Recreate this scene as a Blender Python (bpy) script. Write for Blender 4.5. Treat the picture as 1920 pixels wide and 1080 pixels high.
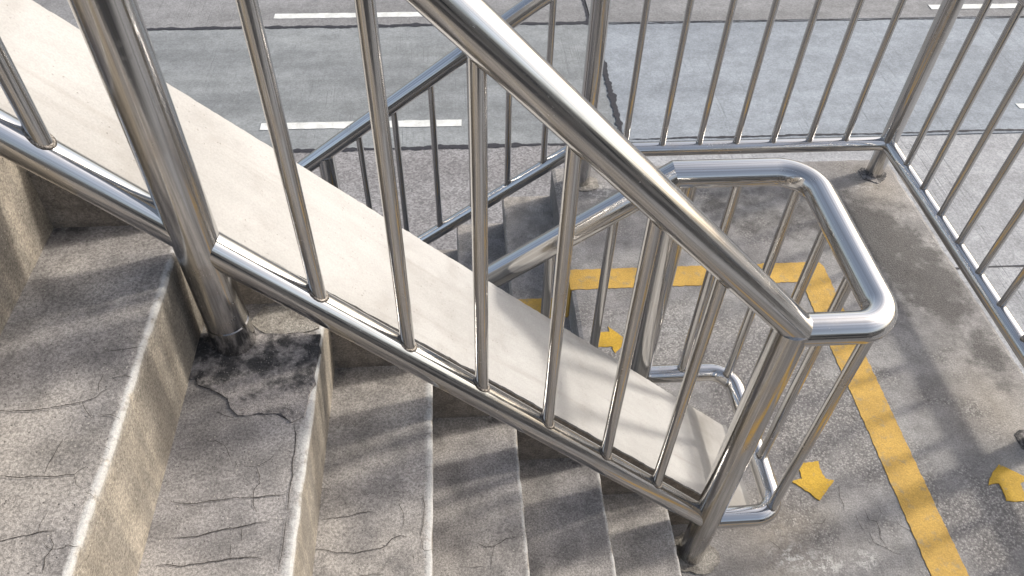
import bpy, bmesh, math, random
from mathutils import Vector, Matrix, noise
random.seed(7)
S = bpy.context.scene
for o in list(bpy.data.objects): bpy.data.objects.remove(o)

# ---------------------------------------------------------------- camera
cam_d = bpy.data.cameras.new('camera'); cam = bpy.data.objects.new('camera', cam_d)
S.collection.objects.link(cam); S.camera = cam
FPX, PITCH, YAW, ROLL, CZ = 1438.5, math.radians(47.21), math.radians(5.18), math.radians(1.706), 2.154
cam_d.sensor_width = 36.0; cam_d.lens = FPX/1920*36.0
cam_d.clip_start = 0.02; cam_d.clip_end = 3000
fw = Vector((math.sin(YAW)*math.cos(PITCH), math.cos(YAW)*math.cos(PITCH), -math.sin(PITCH)))
rt = Vector((math.cos(YAW), -math.sin(YAW), 0)); up = rt.cross(fw)
r2 = rt*math.cos(ROLL) + up*math.sin(ROLL); u2 = -rt*math.sin(ROLL) + up*math.cos(ROLL)
cam.matrix_world = Matrix(((r2.x, u2.x, -fw.x, 0), (r2.y, u2.y, -fw.y, 0), (r2.z, u2.z, -fw.z, CZ), (0, 0, 0, 1)))
S.render.resolution_x, S.render.resolution_y = 1024, 576

# ---------------------------------------------------------------- light
SUN_DIR = Vector((-1.485, -0.49, -1.0)).normalized()          # the way the light travels
SUN_EL = math.asin(-SUN_DIR.z); SUN_AZ = math.atan2(-SUN_DIR.x, -SUN_DIR.y)
w = bpy.data.worlds.new('World'); S.world = w; w.use_nodes = True
wn = w.node_tree; bg = wn.nodes['Background']
sky = wn.nodes.new('ShaderNodeTexSky'); sky.sky_type = 'NISHITA'; sky.sun_disc = False
sky.sun_elevation = SUN_EL; sky.sun_rotation = SUN_AZ; sky.dust_density = 4.0; sky.air_density = 1.0; sky.ozone_density = 0.8
hsv = wn.nodes.new('ShaderNodeHueSaturation'); hsv.inputs['Saturation'].default_value = 0.68        # a hazy, whitish sky
wn.links.new(sky.outputs[0], hsv.inputs['Color']); wn.links.new(hsv.outputs[0], bg.inputs[0]); bg.inputs[1].default_value = 0.15
sl = bpy.data.lights.new('sun', 'SUN'); sl.energy = 2.0; sl.angle = math.radians(4.2); sl.color = (1.0, 0.94, 0.85)
so = bpy.data.objects.new('sun', sl); S.collection.objects.link(so)
so.rotation_euler = SUN_DIR.to_track_quat('-Z', 'Y').to_euler(); so.location = (6, 2, 6)
S.view_settings.view_transform = 'Standard'; S.view_settings.look = 'None'
S.view_settings.gamma = 1.0; S.view_settings.exposure = 0.68; S.view_settings.use_curve_mapping = False
S.render.engine = 'CYCLES'; S.cycles.max_bounces = 7; S.cycles.diffuse_bounces = 3; S.cycles.glossy_bounces = 4

# ---------------------------------------------------------------- helpers
COL = S.collection
def link(name, me, mat=None, parent=None):
    o = bpy.data.objects.new(name, me); COL.objects.link(o)
    if mat is not None and me is not None and not me.materials: me.materials.append(mat)
    if parent is not None: o.parent = parent
    return o
def empty(name, loc=(0, 0, 0)):
    o = bpy.data.objects.new(name, None); COL.objects.link(o); o.location = loc; o.empty_display_size = 0.1
    return o
def tag(o, label=None, cat=None, group=None, kind=None):
    if label: o['label'] = label
    if cat: o['category'] = cat
    if group: o['group'] = group
    if kind: o['kind'] = kind
    return o
def mesh(name, v, f, smooth=False):
    me = bpy.data.meshes.new(name); me.from_pydata([tuple(p) for p in v], [], f); me.update()
    if smooth: me.polygons.foreach_set('use_smooth', [True]*len(me.polygons))
    return me
def box(name, x0, x1, y0, y1, z0, z1, bev=0.0):
    bm = bmesh.new()
    bmesh.ops.create_cube(bm, size=1.0, matrix=Matrix.Translation(((x0+x1)/2, (y0+y1)/2, (z0+z1)/2)) @ Matrix.Diagonal((x1-x0, y1-y0, z1-z0, 1)))
    if bev: bmesh.ops.bevel(bm, geom=bm.edges[:], offset=bev, segments=2, affect='EDGES', profile=0.5)
    me = bpy.data.meshes.new(name); bm.to_mesh(me); bm.free(); return me
def nz(x, y, z=0.0, s=1.0): return noise.noise(Vector((x*s, y*s, z*s)))
def fbm(x, y, z=0.0, s=1.0, o=4): return noise.fractal(Vector((x*s, y*s, z*s)), 1.0, 2.0, o)

def sweep(name, path, r, seg=28, cap=True):
    """Tube along a polyline.  path: list of (point, fillet_radius or 0 for a mitred joint)."""
    pts = []                                   # (point, sharp?)
    n = len(path)
    for i, (p, fr) in enumerate(path):
        p = Vector(p)
        if 0 < i < n-1 and fr > 0:
            a = (Vector(path[i-1][0])-p).normalized(); b = (Vector(path[i+1][0])-p).normalized()
            ang = a.angle(b); t = fr/math.tan(ang/2); cdir = (a+b).normalized(); c = p+cdir*(fr/math.sin(ang/2))
            s0 = p+a*t-c; s1 = p+b*t-c; tot = s0.angle(s1); ax = s0.cross(s1).normalized()
            for k in range(13): pts.append((c+Matrix.Rotation(tot*k/12, 3, ax) @ s0, False))
        else: pts.append((p, 0 < i < n-1))
    vs, fs, uvs = [], [], []
    d0 = (pts[1][0]-pts[0][0]).normalized()
    ref = Vector((0, 0, 1)) if abs(d0.z) < 0.9 else Vector((1, 0, 0))
    u = (ref-d0*ref.dot(d0)).normalized(); prev = d0; L = 0.0; rings = []
    def ring(c, nrm, d, u, L):
        vv = d.cross(u); base = len(vs)
        for k in range(seg):
            a = 2*math.pi*k/seg; q = u*math.cos(a)*r+vv*math.sin(a)*r
            den = d.dot(nrm); vs.append(c+q-d*(q.dot(nrm)/den))
        rings.append((base, L))
    for i, (c, sharp) in enumerate(pts):
        if i > 0: L += (c-pts[i-1][0]).length
        din = (c-pts[i-1][0]).normalized() if i > 0 else d0
        dout = (pts[i+1][0]-c).normalized() if i < len(pts)-1 else din
        nrm = (din+dout).normalized()
        uu = (u-din*u.dot(din)).normalized()
        if sharp:
            ring(c, nrm, din, uu, L); rings.append(None)
            q = din.rotation_difference(dout); u = (q @ uu).normalized(); ring(c, nrm, dout, u, L)
        else:
            ring(c, nrm, din, uu, L); q = din.rotation_difference(dout); u = (q @ uu).normalized()
    fuv = []; last = None
    for rg in rings:
        if rg is None: last = None; continue
        if last is not None:
            for k in range(seg):
                k2 = (k+1) % seg
                fs.append((last[0]+k, last[0]+k2, rg[0]+k2, rg[0]+k))
                fuv.append(((k/seg, last[1]), ((k+1)/seg, last[1]), ((k+1)/seg, rg[1]), (k/seg, rg[1])))
        last = rg
    nside = len(fs)
    if cap:
        e = len(vs); vs += [vs[k] for k in range(seg)]; fs.append(tuple(e+k for k in reversed(range(seg)))); fuv.append(((0, 0),)*seg)
        b = last[0]; e = len(vs); vs += [vs[b+k] for k in range(seg)]; fs.append(tuple(range(e, e+seg))); fuv.append(((0, L),)*seg)
    me = bpy.data.meshes.new(name); me.from_pydata([tuple(p) for p in vs], [], fs); me.update()
    me.polygons.foreach_set('use_smooth', [i < nside for i in range(len(fs))])
    uvl = me.uv_layers.new(name='UVMap'); k = 0
    for f in fuv:
        for c in f: uvl.data[k].uv = c; k += 1
    return me
def bead(name, R, t, slope, seg=16, ts=6, sd=0, sad=-0.9):
    """Uneven weld bead round the foot of a bar, in a plane tilted by slope (dz/dx)."""
    vs, fs = [], []
    for i in range(seg):
        a = 2*math.pi*i/seg; tt = t*(0.75+0.6*abs(nz(math.cos(a), math.sin(a), sd, 3.1)))
        for j in range(ts):
            b = 2*math.pi*j/ts; rr = R+tt*math.cos(b)
            x, y = rr*math.cos(a), rr*math.sin(a)
            vs.append((x, y, tt*math.sin(b)*0.9+slope*x+sad*y*y/R*0.25))
    for i in range(seg):
        for j in range(ts):
            i2, j2 = (i+1) % seg, (j+1) % ts
            fs.append((i*ts+j, i2*ts+j, i2*ts+j2, i*ts+j2))
    return mesh(name, vs, fs, True)
def ribbon(name, lines, z, w=0.0016):
    """Cracks: thin dark slits lying on a surface, uneven in width, running out at the ends."""
    vs, fs = [], []
    for li, ln in enumerate(lines):
        P = []
        for a, b in zip(ln[:-1], ln[1:]):
            m = max(1, int(math.hypot(b[0]-a[0], b[1]-a[1])/0.006))
            for k in range(m): t = k/m; P.append((a[0]+(b[0]-a[0])*t, a[1]+(b[1]-a[1])*t))
        P.append(ln[-1]); n = len(P); base = len(vs); long = min(1.0, n/22)
        for i, (x, y) in enumerate(P):
            x2 = x+0.0014*nz(x, y, li, 160)+0.0016*nz(x, y, li+9, 55); y2 = y+0.0014*nz(x, y, li+4, 160)+0.0016*nz(x, y, li+5, 55)
            a = P[max(0, i-1)]; b = P[min(n-1, i+1)]; dx, dy = b[0]-a[0], b[1]-a[1]; l = math.hypot(dx, dy) or 1
            ww = w*(0.55+0.6*long)*(0.6+0.7*abs(nz(x, y, li, 90)))*min(1, 0.4+4*min(i, n-1-i)/max(1, n-1))
            vs.append((x2-dy/l*ww/2, y2+dx/l*ww/2, z)); vs.append((x2+dy/l*ww/2, y2-dx/l*ww/2, z))
        for i in range(n-1): q = base+2*i; fs.append((q, q+1, q+3, q+2))
    return mesh(name, vs, fs)
def plate(name, poly, z0, z1, jag=0.0, step=0.01, seed=0):
    """Flat piece with an uneven outline and real thickness."""
    P = []
    n = len(poly)
    for i in range(n):
        a, b = poly[i], poly[(i+1) % n]; m = max(1, int(math.hypot(b[0]-a[0], b[1]-a[1])/step))
        for k in range(m):
            t = k/m; x, y = a[0]+(b[0]-a[0])*t, a[1]+(b[1]-a[1])*t
            P.append((x+jag*nz(x, y, seed, 45)+jag*0.6*nz(x, y, seed+3, 160), y+jag*nz(x, y, seed+7, 45)+jag*0.6*nz(x, y, seed+8, 160)))
    bm = bmesh.new(); vs = [bm.verts.new((x, y, z1)) for x, y in P]; f = bm.faces.new(vs); bm.normal_update()
    if f.normal.z < 0: f.normal_flip()
    e = bmesh.ops.extrude_face_region(bm, geom=[f]); lo = [v for v in e['geom'] if isinstance(v, bmesh.types.BMVert)]
    for v in lo: v.co.z = z0
    bmesh.ops.recalc_face_normals(bm, faces=bm.faces[:]); bmesh.ops.triangulate(bm, faces=bm.faces[:])
    me = bpy.data.meshes.new(name); bm.to_mesh(me); bm.free(); return me

# ---------------------------------------------------------------- materials
class N:
    """Small node-graph writer."""
    def __init__(s, name):
        s.m = bpy.data.materials.new(name); s.m.use_nodes = True; s.t = s.m.node_tree; s.b = s.t.nodes['Principled BSDF']
        s.pos = s.n('ShaderNodeNewGeometry').outputs['Position']; s.nor = s.n('ShaderNodeNewGeometry').outputs['Normal']
    def n(s, ty, **kw):
        q = s.t.nodes.new(ty)
        for k, v in kw.items(): setattr(q, k, v)
        return q
    def put(s, sock, v):
        if hasattr(v, 'is_linked') or isinstance(v, bpy.types.NodeSocket): s.t.links.new(v, sock)
        elif isinstance(v, (tuple, list)) and len(v) == 3 and sock.type == 'RGBA': sock.default_value = (*v, 1)
        else: sock.default_value = v
    def map(s, v, sc=(1, 1, 1), loc=(0, 0, 0)):
        q = s.n('ShaderNodeMapping'); s.put(q.inputs[0], v); q.inputs[3].default_value = sc; q.inputs[1].default_value = loc; return q.outputs[0]
    def noise(s, v, scale, detail=4, rough=0.55, dist=0.0):
        q = s.n('ShaderNodeTexNoise'); s.put(q.inputs['Vector'], v); q.inputs['Scale'].default_value = scale
        q.inputs['Detail'].default_value = min(detail, 3); q.inputs['Roughness'].default_value = rough; q.inputs['Distortion'].default_value = dist
        return q.outputs['Fac']
    def vor(s, v, scale, out='Distance', feature='F1', rnd=1.0):
        key = (id(v), scale); s.vc = getattr(s, 'vc', {})
        if key in s.vc: return s.vc[key].outputs[out]
        q = s.n('ShaderNodeTexVoronoi'); s.vc[key] = q; q.feature = feature; s.put(q.inputs['Vector'], v); q.inputs['Scale'].default_value = scale
        q.inputs['Randomness'].default_value = rnd; return q.outputs[out]
    def ramp(s, v, a, b, lo=0.0, hi=1.0):
        q = s.n('ShaderNodeMapRange'); s.put(q.inputs[0], v); q.inputs[1].default_value = a; q.inputs[2].default_value = b
        q.inputs[3].default_value = lo; q.inputs[4].default_value = hi; q.interpolation_type = 'SMOOTHSTEP'; return q.outputs[0]
    def math(s, op, a, b=0.0):
        q = s.n('ShaderNodeMath', operation=op); s.put(q.inputs[0], a); s.put(q.inputs[1], b); return q.outputs[0]
    def mix(s, f, a, b, mode='MIX'):
        q = s.n('ShaderNodeMix', data_type='RGBA', blend_type=mode); s.put(q.inputs[0], f); s.put(q.inputs[6], a); s.put(q.inputs[7], b); return q.outputs[2]
    def gray(s, v):
        q = s.n('ShaderNodeCombineColor'); [s.put(q.inputs[i], v) for i in range(3)]; return q.outputs[0]
    def mul(s, c, v): return s.mix(1.0, c, s.gray(v), 'MULTIPLY')
    def attr(s, name): q = s.n('ShaderNodeAttribute'); q.attribute_name = name; return q.outputs['Fac']
    def sep(s, v): q = s.n('ShaderNodeSeparateXYZ'); s.put(q.inputs[0], v); return q.outputs
    def bump(s, h, strength, dist, prev=None):
        q = s.n('ShaderNodeBump'); s.put(q.inputs['Height'], h); q.inputs['Strength'].default_value = strength; q.inputs['Distance'].default_value = dist
        if prev is not None: s.put(q.inputs['Normal'], prev)
        return q.outputs[0]
    def done(s, col, rough=0.8, nrm=None, metal=0.0, spec=None):
        s.put(s.b.inputs['Base Color'], col); s.put(s.b.inputs['Roughness'], rough); s.put(s.b.inputs['Metallic'], metal)
        if nrm is not None: s.put(s.b.inputs['Normal'], nrm)
        if spec is not None: s.b.inputs['Specular IOR Level'].default_value = spec
        return s.m

def mat_step():
    g = N('stair concrete'); p = g.pos
    big = g.noise(p, 3.2, 5, 0.6); mid = g.noise(p, 13, 5, 0.6); fine = g.noise(p, 240, 3, 0.7); grit = g.noise(p, 620, 2, 0.6)
    c = g.mix(g.ramp(big, 0.36, 0.64), (0.246, 0.234, 0.228), (0.315, 0.294, 0.270))
    c = g.mul(c, g.ramp(mid, 0.25, 0.7, 0.66, 1.18))
    blot = g.noise(g.map(p, (1.0, 1.7, 1.0), (3, 1, 0)), 6.5, 6, 0.65)
    c = g.mix(g.ramp(blot, 0.54, 0.70, 0.0, 0.5), c, (0.150, 0.142, 0.138))
    # riser faces: vertical streaks, browner
    nx = g.sep(g.nor); side = g.ramp(nx[0], 0.35, 0.75)
    st = g.noise(g.map(p, (1, 16, 1.6)), 1.4, 5, 0.6)
    rc = g.mix(g.ramp(st, 0.36, 0.66), (0.195, 0.176, 0.150), (0.285, 0.253, 0.208)); rc = g.mul(rc, g.ramp(mid, 0.25, 0.75, 0.75, 1.12))
    c = g.mix(side, c, rc)
    c = g.mul(c, g.ramp(fine, 0.30, 0.70, 0.62, 1.32)); c = g.mul(c, g.ramp(grit, 0.25, 0.75, 0.80, 1.20))
    speck = g.vor(p, 150, 'Distance'); cellr = g.sep(g.vor(p, 150, 'Color'))[0]
    pit = g.math('MULTIPLY', g.ramp(speck, 0.10, 0.22, 1, 0), g.ramp(cellr, 0.80, 0.86))
    lite = g.math('MULTIPLY', g.ramp(speck, 0.10, 0.24, 1, 0), g.ramp(cellr, 0.16, 0.10))
    c = g.mix(g.math('MULTIPLY', pit, 0.75), c, (0.04, 0.037, 0.033)); c = g.mix(g.math('MULTIPLY', lite, 0.55), c, (0.55, 0.52, 0.46))
    wear = g.math('MULTIPLY', g.attr('wear'), g.ramp(g.noise(p, 34, 4, 0.65), 0.30, 0.60, 0.35, 1.0))
    c = g.mix(g.ramp(wear, 0.15, 0.85, 0, 0.85), c, g.mul((0.42, 0.42, 0.41), g.ramp(fine, 0.2, 0.8, 0.8, 1.15)))
    sn = g.math('ADD', g.attr('stain'), g.math('MULTIPLY', g.math('SUBTRACT', g.noise(p, 38, 6, 0.7), 0.5), 1.3))
    c = g.mix(g.ramp(sn, 0.35, 0.85, 0, 0.88), c, g.mul((0.045, 0.044, 0.042), g.ramp(grit, 0.3, 0.7, 0.6, 1.8)))
    h = g.math('ADD', g.math('MULTIPLY', fine, 0.6), g.math('MULTIPLY', grit, 0.5)); h = g.math('SUBTRACT', h, g.math('MULTIPLY', pit, 0.8))
    nr = g.bump(h, 0.55, 0.0022)
    return g.done(c, g.ramp(mid, 0.2, 0.8, 0.74, 0.92), nr, spec=0.3)

def mat_mortar(name, dark, lightc, cover, edge=None):
    g = N(name); p = g.pos
    a = g.noise(p, 22, 6, 0.72)
    if edge: a = g.math('ADD', a, g.ramp(g.sep(p)[1], edge[0], edge[1], edge[2], 0.0))
    b = g.noise(p, 190, 3, 0.7); d = g.noise(p, 520, 2, 0.6)
    c = g.mix(g.ramp(a, cover-0.12, cover+0.12), dark, lightc)
    sp = g.ramp(g.vor(p, 230), 0.12, 0.30, 1, 0); cr = g.sep(g.vor(p, 230, 'Color'))[0]
    c = g.mix(g.math('MULTIPLY', g.math('MULTIPLY', sp, g.ramp(cr, 0.62, 0.72)), 0.6), c, (0.40, 0.375, 0.345))
    c = g.mul(c, g.ramp(b, 0.2, 0.8, 0.6, 1.4)); c = g.mul(c, g.ramp(d, 0.2, 0.8, 0.7, 1.3))
    return g.done(c, 0.88, g.bump(g.math('ADD', b, d), 0.7, 0.003), spec=0.3)

def mat_plaster():
    g = N('cream plaster'); p = g.pos
    a = g.noise(p, 2.4, 5, 0.6); b = g.noise(g.map(p, (1, 3.0, 1)), 9, 5, 0.65); f = g.noise(p, 260, 3, 0.7)
    c = g.mix(g.ramp(a, 0.35, 0.65), (0.325, 0.318, 0.306), (0.375, 0.369, 0.358))
    c = g.mul(c, g.ramp(b, 0.25, 0.72, 0.95, 1.03)); c = g.mul(c, g.ramp(f, 0.2, 0.8, 0.90, 1.08))
    # grime towards patches of its own shape
    gr = g.noise(p, 5.5, 6, 0.7); c = g.mix(g.ramp(gr, 0.52, 0.72, 0, 0.42), c, (0.23, 0.215, 0.197))
    run = g.noise(g.map(p, (1.2, 22, 1.2), (5, 0, 0)), 1.0, 4, 0.6); c = g.mix(g.math('MULTIPLY', g.ramp(run, 0.56, 0.70), 0.22), c, (0.21, 0.19, 0.165))
    foot = g.math('MULTIPLY', g.attr('stain'), g.ramp(gr, 0.35, 0.6, 0.45, 1.0)); c = g.mix(foot, c, (0.20, 0.188, 0.172))
    pv = g.vor(p, 120); pr = g.sep(g.vor(p, 120, 'Color'))[1]
    zone = g.ramp(g.noise(p, 11, 4, 0.6), 0.46, 0.62)
    pit = g.math('MULTIPLY', g.math('MULTIPLY', g.ramp(pv, 0.12, 0.26, 1, 0), g.ramp(pr, 0.55, 0.7)), zone)
    c = g.mix(g.math('MULTIPLY', pit, 0.5), c, (0.20, 0.18, 0.155))
    h = g.math('SUBTRACT', g.math('ADD', g.math('MULTIPLY', f, 0.5), g.math('MULTIPLY', b, 1.5)), pit)
    return g.done(c, 0.72, g.bump(h, 0.5, 0.0022), spec=0.3)

def mat_landing():
    g = N('landing concrete'); p = g.pos
    big = g.noise(p, 2.6, 5, 0.62); mid = g.noise(p, 10, 6, 0.65); fine = g.noise(p, 170, 3, 0.7); grit = g.noise(p, 480, 2, 0.65)
    c = g.mix(g.ramp(big, 0.36, 0.64), (0.218, 0.209, 0.206), (0.300, 0.291, 0.281)); c = g.mul(c, g.ramp(mid, 0.25, 0.72, 0.72, 1.16))
    c = g.mix(g.math('MULTIPLY', g.attr('tan'), 0.75), c, g.mul((0.335, 0.285, 0.215), g.ramp(mid, 0.25, 0.75, 0.85, 1.12)))
    # laid-bare aggregate
    vc = g.sep(g.vor(p, 165, 'Color')); vd = g.vor(p, 165)
    agg = g.mix(g.ramp(vc[0], 0.1, 0.9), (0.11, 0.10, 0.098), (0.44, 0.42, 0.39)); agg = g.mix(g.math('MULTIPLY', g.ramp(vd, 0.35, 0.62), 0.6), agg, (0.10, 0.094, 0.088))
    am = g.ramp(g.math('ADD', g.noise(p, 5.5, 5, 0.65), g.math('MULTIPLY', g.attr('bare'), 0.35)), 0.50, 0.72, 0.08, 0.60)
    c = g.mix(am, c, agg)
    sn = g.math('ADD', g.attr('stain'), g.math('MULTIPLY', g.math('SUBTRACT', g.noise(p, 8.5, 7, 0.72), 0.5), 1.9))
    c = g.mix(g.ramp(sn, 0.34, 0.92, 0, 0.85), c, g.mul((0.070, 0.066, 0.063), g.ramp(grit, 0.3, 0.7, 0.7, 1.7)))
    ln = g.math('MULTIPLY', g.attr('light'), g.ramp(g.noise(p, 42, 6, 0.75), 0.48, 0.58)); c = g.mix(g.math('MULTIPLY', ln, 0.8), c, (0.56, 0.55, 0.52))
    c = g.mul(c, g.ramp(fine, 0.2, 0.8, 0.74, 1.24)); c = g.mul(c, g.ramp(grit, 0.2, 0.8, 0.76, 1.22))
    h = g.math('ADD', g.math('ADD', g.math('MULTIPLY', fine, 0.7), g.math('MULTIPLY', grit, 0.4)), g.math('MULTIPLY', vd, -0.4))
    return g.done(c, 0.88, g.bump(h, 0.7, 0.003), spec=0.3)

def mat_paint(name, col, under, lo=0.62, hi=0.74, sc=26):
    g = N(name); p = g.pos
    f = g.noise(p, 210, 3, 0.7); m = g.noise(p, sc, 6, 0.72); b = g.noise(p, 6, 4, 0.6)
    c = g.mix(g.ramp(b, 0.35, 0.65), col, tuple(v*0.80 for v in col)); c = g.mul(c, g.ramp(f, 0.2, 0.8, 0.74, 1.18))
    c = g.mix(g.ramp(m, lo, hi, 0, 0.75), c, under)
    return g.done(c, 0.7, g.bump(g.math('ADD', f, g.math('MULTIPLY', m, 0.6)), 0.6, 0.0025), spec=0.35)

def mat_road(name, a, b, agg=0.25, groove=0.5, track=0.4):
    g = N(name); p = g.pos
    big = g.noise(g.map(p, (0.35, 1, 1)), 0.9, 5, 0.6); mid = g.noise(p, 4.0, 6, 0.68); fine = g.noise(p, 38, 3, 0.7); gr = g.noise(p, 110, 2, 0.6)
    c = g.mix(g.ramp(big, 0.35, 0.65), a, b); c = g.mul(c, g.ramp(mid, 0.25, 0.75, 0.86, 1.10))
    tr = g.noise(g.map(p, (0.22, 2.0, 1)), 1.0, 6, 0.62); c = g.mul(c, g.ramp(tr, 0.42, 0.72, 1.0, 1.0-track*0.38))
    gv = g.noise(g.map(p, (26, 0.7, 1)), 1.0, 4, 0.7); gm = g.ramp(g.noise(p, 0.8, 4, 0.6), 0.42, 0.66)
    gl = g.math('MULTIPLY', g.ramp(gv, 0.55, 0.68), gm); c = g.mix(g.math('MULTIPLY', gl, groove*0.8), c, tuple(v*0.55 for v in a))
    vc = g.sep(g.vor(p, 44, 'Color')); c = g.mul(c, g.ramp(vc[0], 0.0, 1.0, 1.0-agg, 1.0+agg*0.8))
    pit = g.math('MULTIPLY', g.ramp(g.vor(p, 13), 0.06, 0.13, 1, 0), g.ramp(g.sep(g.vor(p, 13, 'Color'))[1], 0.80, 0.86)); c = g.mix(g.math('MULTIPLY', pit, 0.6), c, (0.09, 0.09, 0.09))
    c = g.mul(c, g.ramp(fine, 0.2, 0.8, 0.86, 1.14)); c = g.mul(c, g.ramp(gr, 0.2, 0.8, 0.88, 1.12))
    h = g.math('SUBTRACT', g.math('ADD', fine, gr), g.math('MULTIPLY', gl, 1.5*groove))
    return g.done(c, 0.85, g.bump(h, 0.5, 0.006), spec=0.3)

def mat_flat(name, col, rough=0.9, var=0.4, sc=60):
    g = N(name); f = g.noise(g.pos, sc, 4, 0.7)
    return g.done(g.mul(col, g.ramp(f, 0.2, 0.8, 1-var, 1+var)), rough, spec=0.25)

def mat_steel():
    g = N('polished stainless steel'); uv = g.n('ShaderNodeUVMap').outputs[0]; p = g.pos
    st = g.noise(g.map(uv, (46, 1.1, 1)), 1.0, 4, 0.6); st2 = g.noise(g.map(uv, (170, 2.2, 1)), 1.0, 3, 0.6); sm = g.noise(p, 9, 5, 0.65); sp = g.noise(p, 60, 5, 0.7)
    c = g.mix(g.ramp(st, 0.35, 0.65), (0.46, 0.450, 0.436), (0.61, 0.604, 0.596))
    tea = g.math('MULTIPLY', g.ramp(sm, 0.52, 0.74), g.ramp(st, 0.40, 0.62)); c = g.mix(g.math('MULTIPLY', tea, 0.32), c, (0.42, 0.31, 0.20))
    c = g.mix(g.math('MULTIPLY', g.ramp(sp, 0.66, 0.76), 0.18), c, (0.22, 0.20, 0.18))
    ro = g.math('ADD', g.ramp(st2, 0.3, 0.7, 0.07, 0.18), g.math('ADD', g.math('MULTIPLY', g.ramp(sm, 0.45, 0.72), 0.10), g.math('MULTIPLY', g.ramp(sp, 0.58, 0.70), 0.08)))
    h = g.math('ADD', g.math('MULTIPLY', st2, 0.5), g.math('MULTIPLY', st, 1.0))
    m = g.done(c, ro, g.bump(h, 0.04, 0.0010), 1.0)
    g.b.inputs['Anisotropic'].default_value = 0.0
    return m
def mat_weld():
    g = N('weld bead'); f = g.noise(g.pos, 400, 3, 0.7)
    return g.done(g.mix(g.ramp(f, 0.35, 0.65), (0.07, 0.06, 0.05), (0.36, 0.33, 0.30)), 0.42, g.bump(f, 0.8, 0.002), 0.9)

M_STEP = mat_step(); M_PLASTER = mat_plaster(); M_LAND = mat_landing(); M_STEEL = mat_steel(); M_WELD = mat_weld()
M_PATCH = mat_mortar('dark weathered mortar', (0.052, 0.051, 0.052), (0.27, 0.252, 0.242), 0.53, (0.74, 0.85, 0.20))
M_MORTAR = mat_mortar('pale repair mortar', (0.19, 0.175, 0.155), (0.33, 0.31, 0.275), 0.50)
M_CRACK = mat_flat('crack shadowed depth', (0.035, 0.031, 0.028), 1.0, 0.3)
M_YELLOW = mat_paint('yellow floor paint', (0.56, 0.345, 0.075), (0.29, 0.23, 0.135), 0.52, 0.72)
M_YARROW = mat_paint('bright yellow floor paint', (0.56, 0.345, 0.035), (0.29, 0.23, 0.14), 0.60, 0.70, 40)
M_WHITE = mat_paint('white road paint', (0.72, 0.73, 0.70), (0.45, 0.45, 0.43), 0.62, 0.74, 9)
M_TAR = mat_flat('joint tar', (0.036, 0.036, 0.042), 0.7, 0.35, 30)
M_BLUE = mat_road('blue grey road concrete', (0.235, 0.258, 0.285), (0.285, 0.312, 0.342), 0.10, 0.55, 0.30)
M_GREEN = mat_road('grey road concrete', (0.225, 0.238, 0.245), (0.265, 0.28, 0.285), 0.10, 0.45, 0.6)
M_WARM = mat_road('warm grey road concrete', (0.205, 0.204, 0.205), (0.245, 0.245, 0.248), 0.14, 0.40, 0.25)
M_PINK = mat_road('pebbly pinkish concrete', (0.215, 0.208, 0.210), (0.262, 0.257, 0.260), 0.30, 0.05, 0.15)
M_PALE = mat_road('pale grooved concrete', (0.295, 0.30, 0.31), (0.35, 0.355, 0.365), 0.14, 0.85, 0.15)
M_SOFFIT = mat_flat('cast concrete', (0.30, 0.285, 0.265), 0.9, 0.15, 8)

# ---------------------------------------------------------------- the street below
ZR = CZ-6.8; K = 6.8/6.5                         # road level; K turns the survey's metres at 6.5 m into metres here
ground = link('road', mesh('road', [(-600, -600, ZR-0.06), (600, -600, ZR-0.06), (600, 600, ZR-0.06), (-600, 600, ZR-0.06)], [(0, 1, 2, 3)]), M_WARM); tag(ground, kind='structure', label='grey concrete street running below the stairs')
YS = [-20, -10.0, -3.0, 0.6, 3.2, 6.05*K, 8.69*K, 12.07*K, 15.4*K, 18.8*K, 24, 40]
XJ = 2.31*K
XS = [-40, XJ-20, XJ-10, XJ, XJ+10, XJ+20, 45]
for i in range(len(YS)-1):
    for j in range(len(XS)-1):
        y0, y1, x0, x1 = YS[i], YS[i+1], XS[j], XS[j+1]; gp = 0.012
        if i == 6: m = M_GREEN if x1 <= XJ+0.1 else M_BLUE
        elif i >= 7: m = M_WARM
        elif i == 5: m = M_PINK if x1 <= XJ+0.1 else M_PALE
        else: m = M_PINK if x1 <= XJ+0.1 else M_PALE
        o = link('concrete_panel', box('concrete_panel', x0+gp, x1-gp, y0+gp, y1-gp, ZR-0.12, ZR+0.0015*((i*3+j*5) % 4), 0.006), m, ground)
def tar(name, ax, c, a, b, wd, seed, z):
    n = int(abs(b-a)/0.03); vs, fs = [], []
    for k in range(n+1):
        t = a+(b-a)*k/n; w1 = wd*(0.42+0.5*nz(t, seed, 0, 1.1)+0.9*abs(nz(t, seed, 3, 8))); off = 0.025*nz(t, seed+5, 0, 1.7)+0.012*nz(t, seed+5, 0, 9)
        lo, hi = c+off-w1/2, c+off+w1*(0.5+0.3*nz(t, seed+2, 1, 4))
        vs += [(t, lo, z), (t, hi, z)] if ax == 'x' else [(lo, t, z), (hi, t, z)]
    for k in range(n): q = 2*k; fs.append((q, q+2, q+3, q+1) if ax == 'x' else (q, q+1, q+3, q+2))
    return link(name, mesh(name, vs, fs), M_TAR, ground)
tar('joint_sealant', 'x', 8.69*K, -14, XJ, 0.12, 1.3, ZR+0.009)
tar('joint_sealant', 'x', 8.76*K, XJ, 22, 0.05, 4.3, ZR+0.009)
tar('joint_sealant', 'x', 12.07*K, -14, XJ, 0.11, 7.7, ZR+0.009)
tar('joint_sealant', 'x', 12.02*K, XJ, 22, 0.05, 9.1, ZR+0.009)
tar('joint_sealant', 'y', XJ, 8.7*K, 12.05*K, 0.16, 11.9, ZR+0.012)
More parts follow.
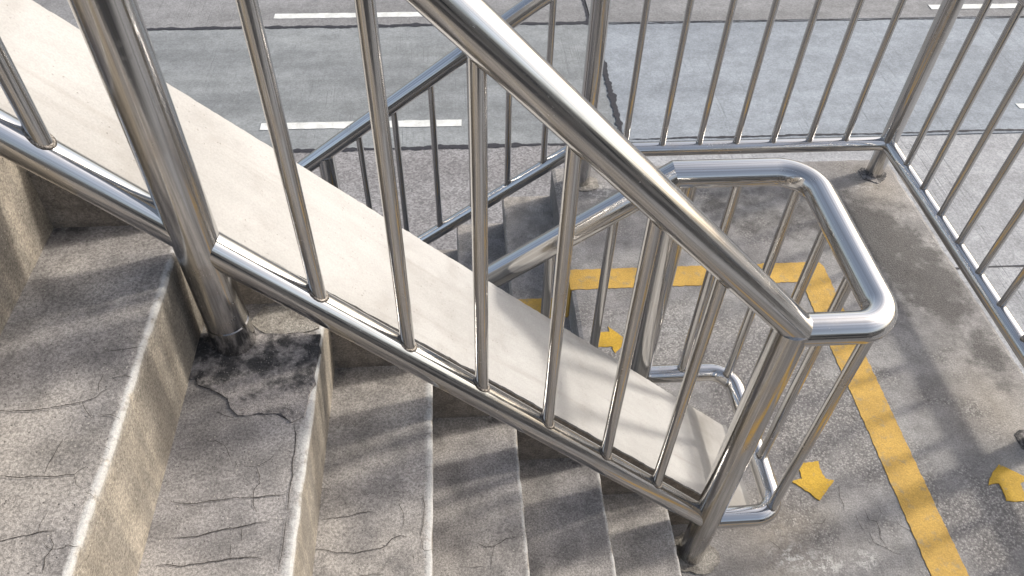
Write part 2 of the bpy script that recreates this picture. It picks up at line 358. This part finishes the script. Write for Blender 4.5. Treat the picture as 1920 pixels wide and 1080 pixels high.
tar('joint_sealant', 'y', XJ-0.03, 12.1*K, 15.4*K, 0.07, 15.2, ZR+0.012)
tar('joint_sealant', 'x', 6.05*K, XJ, 14, 0.03, 18.2, ZR+0.009)
def dash(x0, x1, y, wd, sk=0.0):
    P = [(x0, y-wd/2), (x1, y-wd/2+sk), (x1, y+wd/2+sk), (x0, y+wd/2)]
    return link('lane_dash', plate('lane_dash', P, ZR+0.0055, ZR+0.0095, 0.012, 0.10, x0), M_WHITE, ground)
dash(-2.80*K, 0.04*K, 9.27*K, 0.165, -0.02); dash(8.44*K, 11.3*K, 9.35*K, 0.13)
dash(-3.05*K, -0.22*K, 12.44*K, 0.17); dash(8.46*K, 11.3*K, 12.43*K, 0.17)

# ---------------------------------------------------------------- added shophouses, unseen behind the camera, giving the steel a dark band to mirror
SH = empty('added_shophouse_row', (0, -9, ZR)); tag(SH, 'added two storey rendered shophouse row, unseen behind the camera, a dark reflection for the handrails', 'building')
M_REND = mat_flat('weathered render', (0.15, 0.15, 0.15), 0.9, 0.15, 3); M_GLASS = mat_flat('dark window glass', (0.02, 0.024, 0.03), 0.15, 0.1, 5); M_SHUT = mat_flat('grey roller shutter', (0.11, 0.11, 0.115), 0.6, 0.15, 9)
link('wall', box('wall', -26, 26, -6, 0, 0.0, 6.9, 0.03), M_REND, SH); link('parapet', box('parapet', -26.1, 26.1, -0.4, 0.12, 6.7, 7.5, 0.02), M_REND, SH); link('awning', box('awning', -25.9, 25.9, 0.02, 1.9, 3.1, 3.25, 0.01), M_SHUT, SH)
wme = box('window', -1.3, 1.3, -0.05, 0.06, 0, 1.7, 0.01); sme = box('roller_shutter', -1.75, 1.75, -0.05, 0.05, 0.02, 2.9, 0.01)
for k in range(12):
    x = -23.8+4.33*k
    for fl in (4.2,): o = link('window', wme, M_GLASS, SH); o.location = (x, 0, fl)
    o = link('roller_shutter', sme, M_SHUT, SH); o.location = (x, 0, 0)

# ---------------------------------------------------------------- upper flight
UP = empty('upper_stair_flight', (0, 0, 0)); tag(UP, 'worn cracked concrete steps in the foreground, coming down to the landing', 'stairs')
H1 = 0.21
NOSE = [0.532, 0.3236, 0.1082, -0.0743, -0.266, -0.4717, -0.672, -0.873, -1.074, -1.275, -1.476, -1.677]
YA, YB = -0.42, 1.03
def make_step(k):
    xn, z = NOSE[k], H1*(k+1); xb = NOSE[k+1]-0.04 if k+1 < len(NOSE) else xn-0.25
    ny = 120; prof = []
    for t in (0, .25, .5, .7, .82, .88, .91, .935, .96, .98): prof.append((xb+(xn-0.006-xb)*t, 0.0, 'top'))
    prof += [(xn-0.0045, -0.0006, 'nose'), (xn-0.0018, -0.0022, 'nose'), (xn-0.0004, -0.0050, 'nose'), (xn-0.0002, -0.011, 'r')]
    for t in (.12, .3, .55, .8, 1.0): prof.append((xn-0.017*t, -0.011-(H1+0.03)*t, 'r'))
    vs, fs, wear, stain = [], [], [], []; n = len(prof)
    for j in range(ny+1):
        y = YA+(YB-YA)*j/ny
        chip = max(0.0, nz(y, k*3.7, 0, 9)-0.28)*0.018+max(0.0, nz(y, k*1.3, 5, 31)-0.35)*0.010
        wav = 0.003*nz(y, k*5.1, 0, 4)+0.0012*nz(y, k, 0, 24)
        stripw = (0.016 if k in (3, 4) else 0.009)+0.006*nz(y, k*2.2, 0, 5)+0.003*nz(y, k, 3, 40)
        for (x, dz, t) in prof:
            d = xn-x; e = math.exp(-(d/0.012)**2) if dz > -0.012 else math.exp(-(dz/0.02)**2)
            vs.append((x+wav*e-chip*e*0.5, y, z+dz-chip*e*0.6+0.0022*nz(x, y, k, 6)))
            wv = 0.0
            if t == 'top': wv = (0.62 if k in (3, 4) else 0.5 if k == 5 else 0.3)*max(0.0, min(1.0, (stripw-d)/0.008+0.5))
            elif t == 'nose': wv = 1.0 if k > 2 else 0.7
            elif dz > -0.012: wv = 0.4
            wear.append(wv)
            s = 0.0
            if k == 5:                                 # mould in the inner corner of the tread by the slab wall
                s = 1.0*math.exp(-((x+0.665)/0.035)**2-((y-1.0)/0.035)**2)
            if t == 'top' and k in (1, 2, 3): s = max(s, 0.62*math.exp(-((y-1.0)/0.045)**2)*(0.6+0.8*nz(x, k, 0, 9)))  # these treads get darker towards the wall base
            stain.append(max(0.0, s))
    for j in range(ny):
        for i in range(n-1):
            a = j*n+i; fs.append((a, a+1, a+n+1, a+n))
    # back, bottom and the two ends close the block
    zb = z-0.011-H1-0.03; base = len(vs)
    for y in (YA, YB): vs.append((xb, y, zb)); wear.append(0); stain.append(0)
    fs.append((base, 0, ny*n, base+1)); fs.append((n-1, base, base+1, ny*n+n-1))
    fs.append(tuple([base]+[i for i in range(n-1, -1, -1)])); fs.append(tuple([base+1]+[ny*n+i for i in range(n)]))
    me = mesh('step', vs, fs, False)
    for nm, d in (('wear', wear), ('stain', stain)):
        at = me.attributes.new(nm, 'FLOAT', 'POINT'); at.data.foreach_set('value', d)
    sm = [i < ny*(n-1) and 9 <= i % (n-1) <= 13 for i in range(len(fs))]; me.polygons.foreach_set('use_smooth', sm)
    return link('step', me, M_STEP, UP)
steps = [make_step(k) for k in range(len(NOSE))]
CRACKS= {'A': [[(-0.648, 0.632), (-0.637, 0.631), (-0.621, 0.629), (-0.598, 0.629), (-0.565, 0.632), (-0.53, 0.639), (-0.514, 0.646), (-0.509, 0.655), (-0.5, 0.66)], [(-0.512, 0.653), (-0.516, 0.668), (-0.515, 0.685)], [(-0.53, 0.639), (-0.521, 0.622), (-0.509, 0.612)], [(-0.504, 0.617), (-0.487, 0.616), (-0.472, 0.61)], [(-0.504, 0.678), (-0.491, 0.681), (-0.472, 0.678)], [(-0.522, 0.728), (-0.496, 0.73), (-0.472, 0.734)], [(-0.606, 0.528), (-0.599, 0.529), (-0.58, 0.527), (-0.553, 0.527), (-0.529, 0.525), (-0.507, 0.527), (-0.5, 0.534), (-0.492, 0.538)], [(-0.544, 0.527), (-0.544, 0.544), (-0.54, 0.561), (-0.537, 0.581)], [(-0.507, 0.527), (-0.5, 0.512), (-0.493, 0.507)], [(-0.485, 0.567), (-0.478, 0.566), (-0.471, 0.561)], [(-0.486, 0.501), (-0.478, 0.497), (-0.471, 0.493)], [(-0.574, 0.441), (-0.567, 0.442), (-0.549, 0.445), (-0.525, 0.45), (-0.511, 0.45), (-0.504, 0.451)], [(-0.525, 0.45), (-0.526, 0.459), (-0.524, 0.469), (-0.523, 0.479)], [(-0.511, 0.45), (-0.507, 0.441), (-0.501, 0.433), (-0.501, 0.427), (-0.506, 0.417), (-0.505, 0.408), (-0.503, 0.398)], [(-0.501, 0.427), (-0.507, 0.43), (-0.514, 0.436)], [(-0.501, 0.427), (-0.489, 0.429), (-0.484, 0.431), (-0.472, 0.429)], [(-0.556, 0.558), (-0.558, 0.567)]], 'B': [[(-0.476, 0.828), (-0.467, 0.815), (-0.443, 0.805), (-0.429, 0.795), (-0.408, 0.782), (-0.4, 0.763), (-0.388, 0.747), (-0.356, 0.748), (-0.325, 0.748), (-0.31, 0.738), (-0.296, 0.729), (-0.285, 0.735), (-0.279, 0.744)], [(-0.293, 0.727), (-0.288, 0.705), (-0.286, 0.68), (-0.286, 0.649), (-0.283, 0.631), (-0.286, 0.61), (-0.284, 0.59), (-0.284, 0.569)], [(-0.465, 0.595), (-0.449, 0.591), (-0.426, 0.589), (-0.406, 0.593), (-0.379, 0.595), (-0.34, 0.595), (-0.312, 0.596), (-0.288, 0.598)], [(-0.342, 0.648), (-0.335, 0.631), (-0.334, 0.619), (-0.34, 0.609), (-0.339, 0.593), (-0.338, 0.582), (-0.329, 0.571)], [(-0.343, 0.649), (-0.362, 0.65)], [(-0.343, 0.649), (-0.326, 0.659), (-0.318, 0.669)], [(-0.401, 0.691), (-0.393, 0.681), (-0.386, 0.664)], [(-0.378, 0.659), (-0.37, 0.645)], [(-0.428, 0.698), (-0.416, 0.7), (-0.401, 0.691)], [(-0.426, 0.758), (-0.409, 0.748), (-0.394, 0.743)], [(-0.278, 0.601), (-0.269, 0.599)], [(-0.444, 0.64), (-0.431, 0.642), (-0.422, 0.648)], [(-0.451, 0.535), (-0.42, 0.534), (-0.39, 0.542), (-0.367, 0.545), (-0.333, 0.55), (-0.31, 0.555)], [(-0.461, 0.495), (-0.423, 0.491), (-0.381, 0.495), (-0.359, 0.498), (-0.328, 0.499), (-0.305, 0.494)], [(-0.357, 0.497), (-0.36, 0.521)], [(-0.35, 0.546), (-0.346, 0.525)], [(-0.283, 0.555), (-0.284, 0.517), (-0.285, 0.476)], [(-0.277, 0.533), (-0.269, 0.532)], [(-0.282, 0.496), (-0.27, 0.495)]], 'C': [[(-0.273, 0.656), (-0.249, 0.659), (-0.227, 0.66), (-0.204, 0.665), (-0.188, 0.668), (-0.176, 0.664)], [(-0.284, 0.602), (-0.262, 0.599), (-0.241, 0.592), (-0.218, 0.591), (-0.189, 0.593), (-0.164, 0.597), (-0.155, 0.6), (-0.146, 0.613), (-0.132, 0.618), (-0.12, 0.613)], [(-0.137, 0.681), (-0.129, 0.664), (-0.125, 0.648), (-0.128, 0.632)], [(-0.149, 0.688), (-0.137, 0.685), (-0.13, 0.693)], [(-0.109, 0.59), (-0.107, 0.573), (-0.105, 0.565)], [(-0.094, 0.61), (-0.091, 0.591), (-0.087, 0.587), (-0.072, 0.589)], [(-0.204, 0.55), (-0.172, 0.55), (-0.158, 0.55)], [(-0.092, 0.699), (-0.089, 0.67), (-0.091, 0.638), (-0.096, 0.61)], [(-0.289, 0.719), (-0.265, 0.717)], [(-0.146, 0.705), (-0.122, 0.702), (-0.117, 0.707)], [(-0.087, 0.754), (-0.074, 0.753)]], 'D': [[(0.002, 0.692), (0.023, 0.682), (0.04, 0.681), (0.067, 0.697), (0.093, 0.7)], [(0.04, 0.681), (0.034, 0.655), (0.031, 0.638)], [(-0.034, 0.644), (-0.0, 0.64), (0.017, 0.641)]]}
LCRACKS= [[(1.034, 1.04), (1.033, 1.009)], [(1.141, 1.1), (1.129, 1.058), (1.133, 1.034), (1.125, 1.011)], [(1.02, 0.98), (1.044, 0.975), (1.063, 0.994)], [(1.156, 0.999), (1.157, 0.968), (1.164, 0.945)], [(1.191, 1.014), (1.191, 0.98), (1.211, 0.975), (1.212, 0.945), (1.202, 0.92), (1.216, 0.894)], [(1.236, 1.028), (1.238, 1.001), (1.245, 0.993)], [(1.271, 0.978), (1.28, 0.955), (1.3, 0.94), (1.317, 0.92), (1.322, 0.903)], [(1.178, 0.941), (1.178, 0.909), (1.204, 0.894), (1.227, 0.874), (1.244, 0.87)], [(1.161, 0.913), (1.176, 0.902)], [(1.27, 1.362), (1.282, 1.328), (1.294, 1.324)], [(0.867, 0.937), (0.891, 0.913), (0.893, 0.9)]]
PATCHB= [(-0.499, 0.831), (-0.475, 0.826), (-0.467, 0.815), (-0.443, 0.803), (-0.429, 0.795), (-0.41, 0.784), (-0.402, 0.765), (-0.388, 0.747), (-0.356, 0.748), (-0.328, 0.748), (-0.316, 0.743), (-0.298, 0.729), (-0.291, 0.73), (-0.279, 0.738), (-0.278, 0.751), (-0.27, 0.81), (-0.267, 0.869), (-0.268, 0.918), (-0.328, 0.923), (-0.395, 0.922), (-0.505, 0.932)]
ARROWS= {'a2': [(1.035, 1.183), (1.103, 1.183), (1.101, 1.138), (1.109, 1.122), (1.132, 1.115), (1.064, 1.051), (0.997, 1.121), (1.034, 1.128)], 'a3': [(1.682, 1.141), (1.753, 1.086), (1.717, 1.069), (1.709, 1.011), (1.644, 1.015), (1.651, 1.074), (1.613, 1.073), (1.636, 1.101)], 'a1': [(0.466, 1.749), (0.52, 1.751), (0.518, 1.773), (0.534, 1.759), (0.576, 1.708), (0.524, 1.651), (0.519, 1.682), (0.461, 1.682)]}
HOLE= [(1.789, 1.244), (1.816, 1.26), (1.84, 1.257), (1.829, 1.218), (1.805, 1.181), (1.791, 1.193), (1.791, 1.22)]

for k, key in ((5, 'A'), (4, 'B'), (3, 'C'), (2, 'D')):
    for ln in CRACKS[key]: link('crack', ribbon('crack', [ln], H1*(k+1)+0.0018, 0.0014), M_CRACK, steps[k])
pb = link('mortar_patch', plate('mortar_patch', PATCHB, H1*5-0.01, H1*5+0.0042, 0.005, 0.012, 2), M_PATCH, steps[4]); pb['label'] = 'black weathered mortar patch round the foot of the post'
link('mortar_patch', plate('mortar_patch', [(-0.37, 0.925), (-0.30, 0.92), (-0.272, 0.935), (-0.272, 0.99), (-0.38, 0.99), (-0.40, 0.95)], H1*5-0.01, H1*5+0.003, 0.006, 0.012, 5), M_MORTAR, steps[4])
sof = link('soffit_slab', mesh('soffit_slab', [(-1.9, YA+.02, 1.95), (.6, YA+.02, -.10), (.6, YB-.01, -.10), (-1.9, YB-.01, 1.95), (-1.9, YA+.02, 1.75), (.6, YA+.02, -.30), (.6, YB-.01, -.30), (-1.9, YB-.01, 1.75)], [(0, 1, 2, 3), (7, 6, 5, 4), (0, 4, 5, 1), (1, 5, 6, 2), (2, 6, 7, 3), (3, 7, 4, 0)]), M_SOFFIT, UP)

# ---------------------------------------------------------------- sloping slab between the flights
SLB = empty('sloping_wall_slab', (0.0, 1.2, 0)); tag(SLB, 'smooth cream plastered sloping slab between the two stair flights', 'wall')
def ztop(x):
    return max(0.003, 0.8282-0.9937*x)
def yfar(x): return 1.303+0.040*x
XSL = [-2.0+0.02*i for i in range(int((0.848+2.0)/0.02)+1)]+[0.848]
vs, fs, n = [], [], len(XSL)
for x in XSL:
    zt = ztop(x)-0.010; zb = min(zt-0.02, max(-0.15, zt-0.50)) if x > 0 else zt-0.50
    for y, z in ((1.0, zt), (yfar(x)-0.004, zt), (yfar(x)-0.004, zb), (1.0, zb)): vs.append((x, y-1.2, z))
for i in range(n-1):
    for a in range(4): b = (a+1) % 4; fs.append((4*i+a, 4*i+b, 4*i+4+b, 4*i+4+a))
fs += [(3, 2, 1, 0), (4*n-4, 4*n-3, 4*n-2, 4*n-1)]
me = mesh('wall_body', vs, fs)
for nm in ('wear', 'stain'): me.attributes.new(nm, 'FLOAT', 'POINT')
M_WALL = mat_mortar('bare wall concrete', (0.19, 0.165, 0.14), (0.285, 0.25, 0.21), 0.50)
wb = link('wall_body', me, M_WALL, SLB); me.materials.append(M_PLASTER)
me.polygons.foreach_set('material_index', [1 if i < 4*(n-1) and i % 4 == 1 else 0 for i in range(len(me.polygons))])  # unseen far face made pale plaster to bounce light onto the lower treads
XS2 = [-2.0+0.006*i for i in range(int((0.846+2.0)/0.006)+1)]; NV = 16; vs, fs, st = [], [], []
for i, x in enumerate(XS2):
    y0 = 0.9985+0.0022*nz(x, 0, 0, 40)+0.0022*nz(x, 0, 4, 120)+0.004*min(0, nz(x, 1, 0, 14)); y1 = yfar(x)+0.002*nz(x, 3, 0, 30)+0.002*nz(x, 5, 0, 110)
    for j in range(NV+1):
        y = y0+(y1-y0)*j/NV; e = min(j, NV-j)
        vs.append((x, y-1.2, ztop(x)+0.0018*nz(x, y, 0, 7)-(0.0035 if e == 0 else 0.0)+0.0008*nz(x, y, 2, 60)))
        st.append(max(0.0, min(1.0, (x-0.60)/0.16))*0.8)
    vs.append((x, y1-1.2, ztop(x)-0.014)); vs.append((x, y0-1.2, ztop(x)-0.012)); st += [0, 0]
m = NV+3
for i in range(len(XS2)-1):
    for j in range(m): j2 = (j+1) % m; fs.append((i*m+j, (i+1)*m+j, (i+1)*m+j2, i*m+j2))
q = (len(XS2)-1)*m; fs += [tuple(range(m)), tuple(q+k for k in range(m-1, -1, -1))]
me = mesh('plaster_coat', vs, fs); at = me.attributes.new('stain', 'FLOAT', 'POINT'); at.data.foreach_set('value', st)
link('plaster_coat', me, M_PLASTER, SLB)

# ---------------------------------------------------------------- landing
LX0, LX1, LY0, LY1 = 0.408, 1.957, -0.42, 2.71
LAND = empty('stair_landing', (1.2, 1.2, 0)); tag(LAND, 'stained grey concrete landing with yellow lane stripe and arrows', 'landing')
def G(x, y, cx, cy, sx, sy=None): return math.exp(-((x-cx)/sx)**2-((y-cy)/(sy or sx))**2)
nx, ny = 110, 220; vs, fs = [], []; A = {'stain': [], 'tan': [], 'bare': [], 'light': []}
for j in range(ny+1):
    for i in range(nx+1):
        x = LX0+(LX1-LX0)*i/nx; y = LY0+(LY1-LY0)*j/ny
        ex = x; ey = y
        if i == nx: ex += 0.004*nz(y, 0, 0, 12)+0.004*nz(y, 2, 0, 45)-0.006*max(0, nz(y, 9, 0, 5))
        if j == ny: ey += 0.003*nz(x, 0, 0, 12)+0.003*nz(x, 2, 0, 45)
        edge = min(i, nx-i, ny-j)
        vs.append((ex-1.2, ey-1.2, 0.0008*fbm(x, y, 0, 5)-0.0008-(0.004 if edge == 0 else 0)))
        s = 0.95*G(x, y, 1.83, 1.95, .15, .30)+0.75*G(x, y, 1.66, 2.20, .20, .22)+0.75*G(x, y, 1.87, 1.55, .09, .16)+0.40*G(x, y, 1.58, 1.75, .16, .2)
        s += 0.62*G(x, y, 1.15, 2.40, .7, .26)
        A['stain'].append(min(1.0, s))
        A['tan'].append(min(1.0, 0.5*G(x, y, 1.77, 1.36, .15, .18)+0.5*G(x, y, 1.84, 2.52, .12, .14)+0.7*G(x, y, .93, .98, .16, .10)+0.4*G(x, y, .85, .8, .1, .1)))
        A['bare'].append(min(1.0, G(x, y, 1.12, 1.40, .26, .28)+0.8*G(x, y, .70, 1.70, .3, .16)+0.8*G(x, y, 1.55, .95, .16, .2)))
        A['light'].append(min(1.0, 0.95*G(x, y, .92, .885, .06, .035)+0.85*G(x, y, 1.02, .85, .07, .03)+0.9*G(x, y, 1.14, .86, .03, .03)+0.5*G(x, y, .75, 1.75, .14, .10)+0.6*G(x, y, 1.78, 2.52, .06, .03)+0.8*G(x, y, .60, 2.54, .10, .07)))
b = nx+1
for j in range(ny):
    for i in range(nx): a = j*b+i; fs.append((a, a+1, a+b+1, a+b))
rim = [i for i in range(nx+1)]+[j*b+nx for j in range(1, ny+1)]+[ny*b+i for i in range(nx-1, -1, -1)]+[j*b for j in range(ny-1, 0, -1)]
o0 = len(vs)
for r in rim:
    v = vs[r]; vs.append((v[0], v[1], -0.22))
    for k in A: A[k].append(A[k][r]*0.5)
for k in range(len(rim)): k2 = (k+1) % len(rim); fs.append((rim[k2], rim[k], o0+k, o0+k2))
fs.append(tuple(o0+k for k in range(len(rim)-1, -1, -1)))
me = mesh('landing_slab', vs, fs)
for k, d in A.items(): at = me.attributes.new(k, 'FLOAT', 'POINT'); at.data.foreach_set('value', d)
slab = link('landing_slab', me, M_LAND, LAND)
def lpart(name, me, mat): o = link(name, me, mat, LAND); o.location = (-1.2, -1.2, 0); return o
lpart('support_column', box('support_column', 0.95, 1.45, 0.9, 1.4, ZR-0.05, -0.21, 0.02), M_SOFFIT)
for ln in LCRACKS: lpart('crack', ribbon('crack', [ln], 0.0012, 0.0017), M_CRACK)
ST = 0.0016
lpart('painted_stripe', plate('painted_stripe', [(0.404, 1.966), (1.309, 1.962), (1.309, 1.30), (1.304, 0.42), (0.56, 0.42), (0.56, 0.31), (1.414, 0.31), (1.414, 0.80), (1.421, 1.60), (1.425, 2.040), (1.412, 2.066), (0.404, 2.070)], -0.003, ST, 0.0030, 0.008, 3), M_YELLOW)
lpart('painted_stripe', box('painted_stripe', 0.4025, 0.4105, 1.967, 2.069, -0.155, 0.001), M_YELLOW)
for key in ('a1', 'a2', 'a3'): lpart('painted_arrow', plate('painted_arrow', ARROWS[key], -0.003, ST+0.0006, 0.0035, 0.008, ord(key[1])), M_YARROW)
lpart('broken_mortar', plate('broken_mortar', HOLE, -0.003, 0.0016, 0.006, 0.01, 8), M_PATCH)
def blob(cx, cy, rx, ry, sd): return [(cx+rx*math.cos(t)*(1+.28*nz(math.cos(t), math.sin(t), sd, 1.7)), cy+ry*math.sin(t)*(1+.28*nz(math.cos(t), math.sin(t), sd+4, 1.7))) for t in [2*math.pi*k/26 for k in range(26)]]
lpart('grout_collar', plate('grout_collar', blob(1.848, 2.597, .062, .052, 3), -0.003, 0.0030, 0.007, 0.007, 4), M_PATCH)
lpart('grout_collar', plate('grout_collar', blob(0.535, 2.597, .066, .055, 7), -0.003, 0.0030, 0.007, 0.007, 6), M_MORTAR)
lpart('grout_collar', plate('grout_collar', blob(0.632, 0.905, .075, .060, 11), -0.003, 0.0030, 0.006, 0.008, 9), M_MORTAR)
# ---------------------------------------------------------------- lower flight
LOW = empty('lower_stair_flight', (0, 2.0, 0)); tag(LOW, 'grey concrete steps leading down behind the cream slab to the street', 'stairs')
H2, R2, NX0 = 0.1635, 0.2165, 0.406
nyl = 60; prof = [(-R2-0.05, 0), (-0.10, 0), (-0.03, 0), (-0.006, 0), (-0.002, -0.002), (0, -0.006), (0.006, -0.05), (0.012, -H2-0.03)]
# faces -x: x is mirrored below
vs, fs, wear = [], [], []; n = len(prof)
for j in range(nyl+1):
    y = 1.28+(2.71-1.28)*j/nyl; c = 0.004*nz(y, 4, 0, 8)+0.003*nz(y, 1, 0, 40)
    for i, (x, dz) in enumerate(prof):
        vs.append((-x+(c if 3 <= i <= 5 else 0) if i < 6 else -x+0.018 if i == 7 else -x+0.004, y-2.0, dz+0.002*nz(x, y, 3, 7))); wear.append(0.25 if i in (4, 5) else 0.0)
for j in range(nyl):
    for i in range(n-1): a = j*n+i; fs.append((a, a+n, a+n+1, a+1))
base = len(vs)
for y in (1.28, 2.71): vs.append((R2+0.05, y-2.0, -H2-0.03)); wear.append(0)
fs += [(base, base+1, nyl*n, 0), (n-1, nyl*n+n-1, base+1, base), tuple([base]+[i for i in range(n)]), tuple([base+1]+[nyl*n+i for i in range(n-1, -1, -1)])]
lm = mesh('step', vs, fs); at = lm.attributes.new('wear', 'FLOAT', 'POINT'); at.data.foreach_set('value', wear); lm.attributes.new('stain', 'FLOAT', 'POINT')
lm.materials.append(M_STEP)
NLOW = 27
low_steps = []
for k in range(1, NLOW+1):
    o = bpy.data.objects.new('step', lm); COL.objects.link(o); o.parent = LOW; o.location = (NX0-R2*k, 0, -H2*k); low_steps.append(o)
# stripe running on down the treads and risers
for k in range(1, 4):
    link('painted_stripe', plate('painted_stripe', [(R2-0.002, -0.035), (R2-0.002, 0.068), (0.003, 0.070), (0.003, -0.034)], -0.003, 0.0045, 0.003, 0.012, k), M_YELLOW, low_steps[k-1])
xe_, ze_ = NX0-R2*NLOW, -H2*NLOW
link('soffit_slab', mesh('soffit_slab', [(.5, -.70, -.18), (xe_, -.70, ze_-.18), (xe_, .69, ze_-.18), (.5, .69, -.18), (.5, -.70, -.36), (xe_+.25, -.70, ZR-.02), (xe_+.25, .69, ZR-.02), (.5, .69, -.36)], [(3, 2, 1, 0), (4, 5, 6, 7), (1, 5, 4, 0), (2, 6, 5, 1), (3, 7, 6, 2), (0, 4, 7, 3)]), M_SOFFIT, LOW)

# ---------------------------------------------------------------- railings
RH, RB, RP, RV = 0.0330, 0.0285, 0.0365, 0.0132
S1, S2 = 1.036, 0.758
def rail_kit(root, base):
    B = Vector(base)
    def part(name, me, mat=M_STEEL): o = link(name, me, mat, root); o.location = -B; return o
    def bar(shared, x, y, z, bd=None, rz=0.0):
        o = link('baluster', shared, M_STEEL, root); o.location = Vector((x, y, z))-B; o.rotation_euler.z = rz
        if bd is not None:
            w = link('weld_bead', bd, M_WELD, o); w.location = (0, 0, 0); w.rotation_euler.z = random.uniform(-.2, .2)
        return o
    def post(x, y, z0, z1): return part('post', sweep('post', [((x, y, z0), 0), ((x, y, z1), 0)], RP, 36))
    return part, bar, post
# --- inner railing: upper flight, the loop on the landing, lower flight
B1 = (0.625, 0.91, 0); INN = empty('inner_stair_railing', B1); tag(INN, 'polished steel stair railing in the foreground, looping round at the landing', 'railing')
part, bar, post = rail_kit(INN, B1)
YR, YW, XE, XL, XQ = 0.91, 1.393, 0.628, 0.826, 0.505
zh = lambda x: 1.017+S1*(0.645-x)
zb1 = lambda x: 0.222+S1*(XE-x)
XT = -1.75
part('handrail', sweep('handrail', [((XT, YR, zh(XT)), 0), ((0.645, YR, 1.017), 0), ((XL, YR, 1.017), .064), ((XL, YW, 1.017), .088), ((XQ, YW, 1.017), 0), ((XQ-2.3, YW, 1.017-S2*2.3), 0)], RH, 40))
part('bottom_rail', sweep('bottom_rail', [((XT, YR, zb1(XT)), 0), ((XE, YR, 0.222), 0)], RB, 36))
part('bottom_rail', sweep('bottom_rail', [((XE, YR, 0.222), 0), ((XL-0.004, YR, 0.222), .062), ((XL-0.004, YW, 0.222), .075), ((0.527, YW, 0.222), 0)], RB, 36))
part('bottom_rail', sweep('bottom_rail', [((0.527, YW, 0.222), 0), ((0.527-2.3, YW, 0.222-S2*2.3), 0)], RB, 28))
post(XE, YR, -0.02, zh(XE)-0.005); post(-0.421, YR, H1*5-0.02, zh(-0.421)); post(-1.47, YR, H1*10-0.02, zh(-1.47)); post(0.527, YW, -0.02, 1.005)
for k in (1,): post(0.527-1.083*k, YW, -H2*math.floor((1.083*k-.12)/R2+1)-.02, 1.0-S2*(1.083*k-.022))
part('post_sleeve', sweep('post_sleeve', [((-0.421, YR, H1*5-0.015), 0), ((-0.421, YR, H1*5+0.062), 0)], RP+0.0016, 36))
L1 = zh(0)-zb1(0)
bm1 = sweep('baluster', [((0, 0, 0), 0), ((0, 0, L1-0.03), 0)], RV, 20)
bd1 = bead('weld_bead', RV+0.0006, 0.0036, -S1, 18, 6, 1)
for i in range(len(bd1.vertices)): bd1.vertices[i].co.z += RB*1.02*math.sqrt(1+S1*S1)
bdt = bead('weld_bead', RV+0.0002, 0.0019, -S1, 18, 6, 8, 0.9)
for i in range(len(bdt.vertices)): bdt.vertices[i].co.z += L1-RH*1.0*math.sqrt(1+S1*S1)+0.001
for x in (-0.252, -0.110, 0.0275, 0.169, 0.313, 0.457, -0.575, -0.715, -0.857, -1.0, -1.14, -1.28): link('weld_bead', bdt, M_WELD, bar(bm1, x, YR, zb1(x), bd1))
bm2 = sweep('baluster', [((0, 0, 0), 0), ((0, 0, 0.775), 0)], RV, 20)
bd2 = bead('weld_bead', RV+0.0006, 0.0022, 0, 16, 6, 2)
for i in range(len(bd2.vertices)): bd2.vertices[i].co.z += RB*0.97
for x, y in ((0.663, YW), (0.800, YW-0.03), (XL-0.004, 1.225), (XL-0.004, 1.075), (0.806, YR+0.012)): bar(bm2, x, y, 0.222, bd2)
bm3 = sweep('baluster', [((0, 0, 0), 0), ((0, 0, 0.80), 0)], RV, 16)
for k in range(1, 12):
    if k != 7: x = 0.527-0.1525*k; bar(bm3, x, YW, 0.222-S2*(0.1525*k))
# --- outer railing: lower flight, back and right side of the landing
B2 = (1.855, 2.605, 0); OUT = empty('landing_guard_railing', B2); tag(OUT, 'steel guard railing round the outer edge of the landing, above the street', 'railing')
part, bar, post = rail_kit(OUT, B2)
XR, YF, XP2, ZB2 = 1.855, 2.605, 0.527, 0.168
part('handrail', sweep('handrail', [((XR, -0.35, 1.01), 0), ((XR, YF, 1.01), .06), ((XP2-0.006, YF, 1.01), 0), ((XP2-2.8, YF, 1.01-S2*2.794), 0)], RH, 32))
part('bottom_rail', sweep('bottom_rail', [((XR, -0.35, ZB2), 0), ((XR, YF, ZB2), 0)], 0.030, 28))
part('bottom_rail', sweep('bottom_rail', [((XR, YF, ZB2), 0), ((XP2, YF, ZB2), 0)], 0.030, 28))
part('bottom_rail', sweep('bottom_rail', [((XP2, YF, ZB2+0.05), 0), ((XP2-2.8, YF, ZB2+0.05-S2*2.8), 0)], 0.030, 28))
post(XR, YF, -0.02, 1.0); post(XP2, YF, -0.02, 1.0); post(XR, 1.205, -0.02, 1.0); post(XR, -0.28, -0.02, 1.0)
for k in (1, 2): post(XP2-1.083*k, YF, -H2*math.floor((1.083*k-.12)/R2+1)-.02, 1.0-S2*1.083*k)
bm4 = sweep('baluster', [((0, 0, 0), 0), ((0, 0, 1.0-ZB2), 0)], RV, 16)
bd4 = bead('weld_bead', RV+0.0006, 0.0022, 0, 14, 5, 5)
for i in range(len(bd4.vertices)): bd4.vertices[i].co.z += 0.030*0.97
for i in range(7): bar(bm4, 0.697+0.160*i, YF, ZB2, bd4)
for i in range(8): bar(bm4, XR, 2.425-0.1565*i, ZB2, bd4, math.pi/2)
for i in range(9): bar(bm4, XR, 1.06-0.15*i, ZB2, None, math.pi/2)
bm5 = sweep('baluster', [((0, 0, 0), 0), ((0, 0, 0.79), 0)], RV, 16)
bd5 = bead('weld_bead', RV+0.0006, 0.0022, S2, 14, 5, 6)
for i in range(len(bd5.vertices)): bd5.vertices[i].co.z += 0.030*math.sqrt(1+S2*S2)
for k in range(1, 18):
    if k not in (7, 14): x = XP2-0.1525*k-0.02; bar(bm5, x, YF, ZB2+0.05-S2*(XP2-x), bd5 if k < 7 else None)
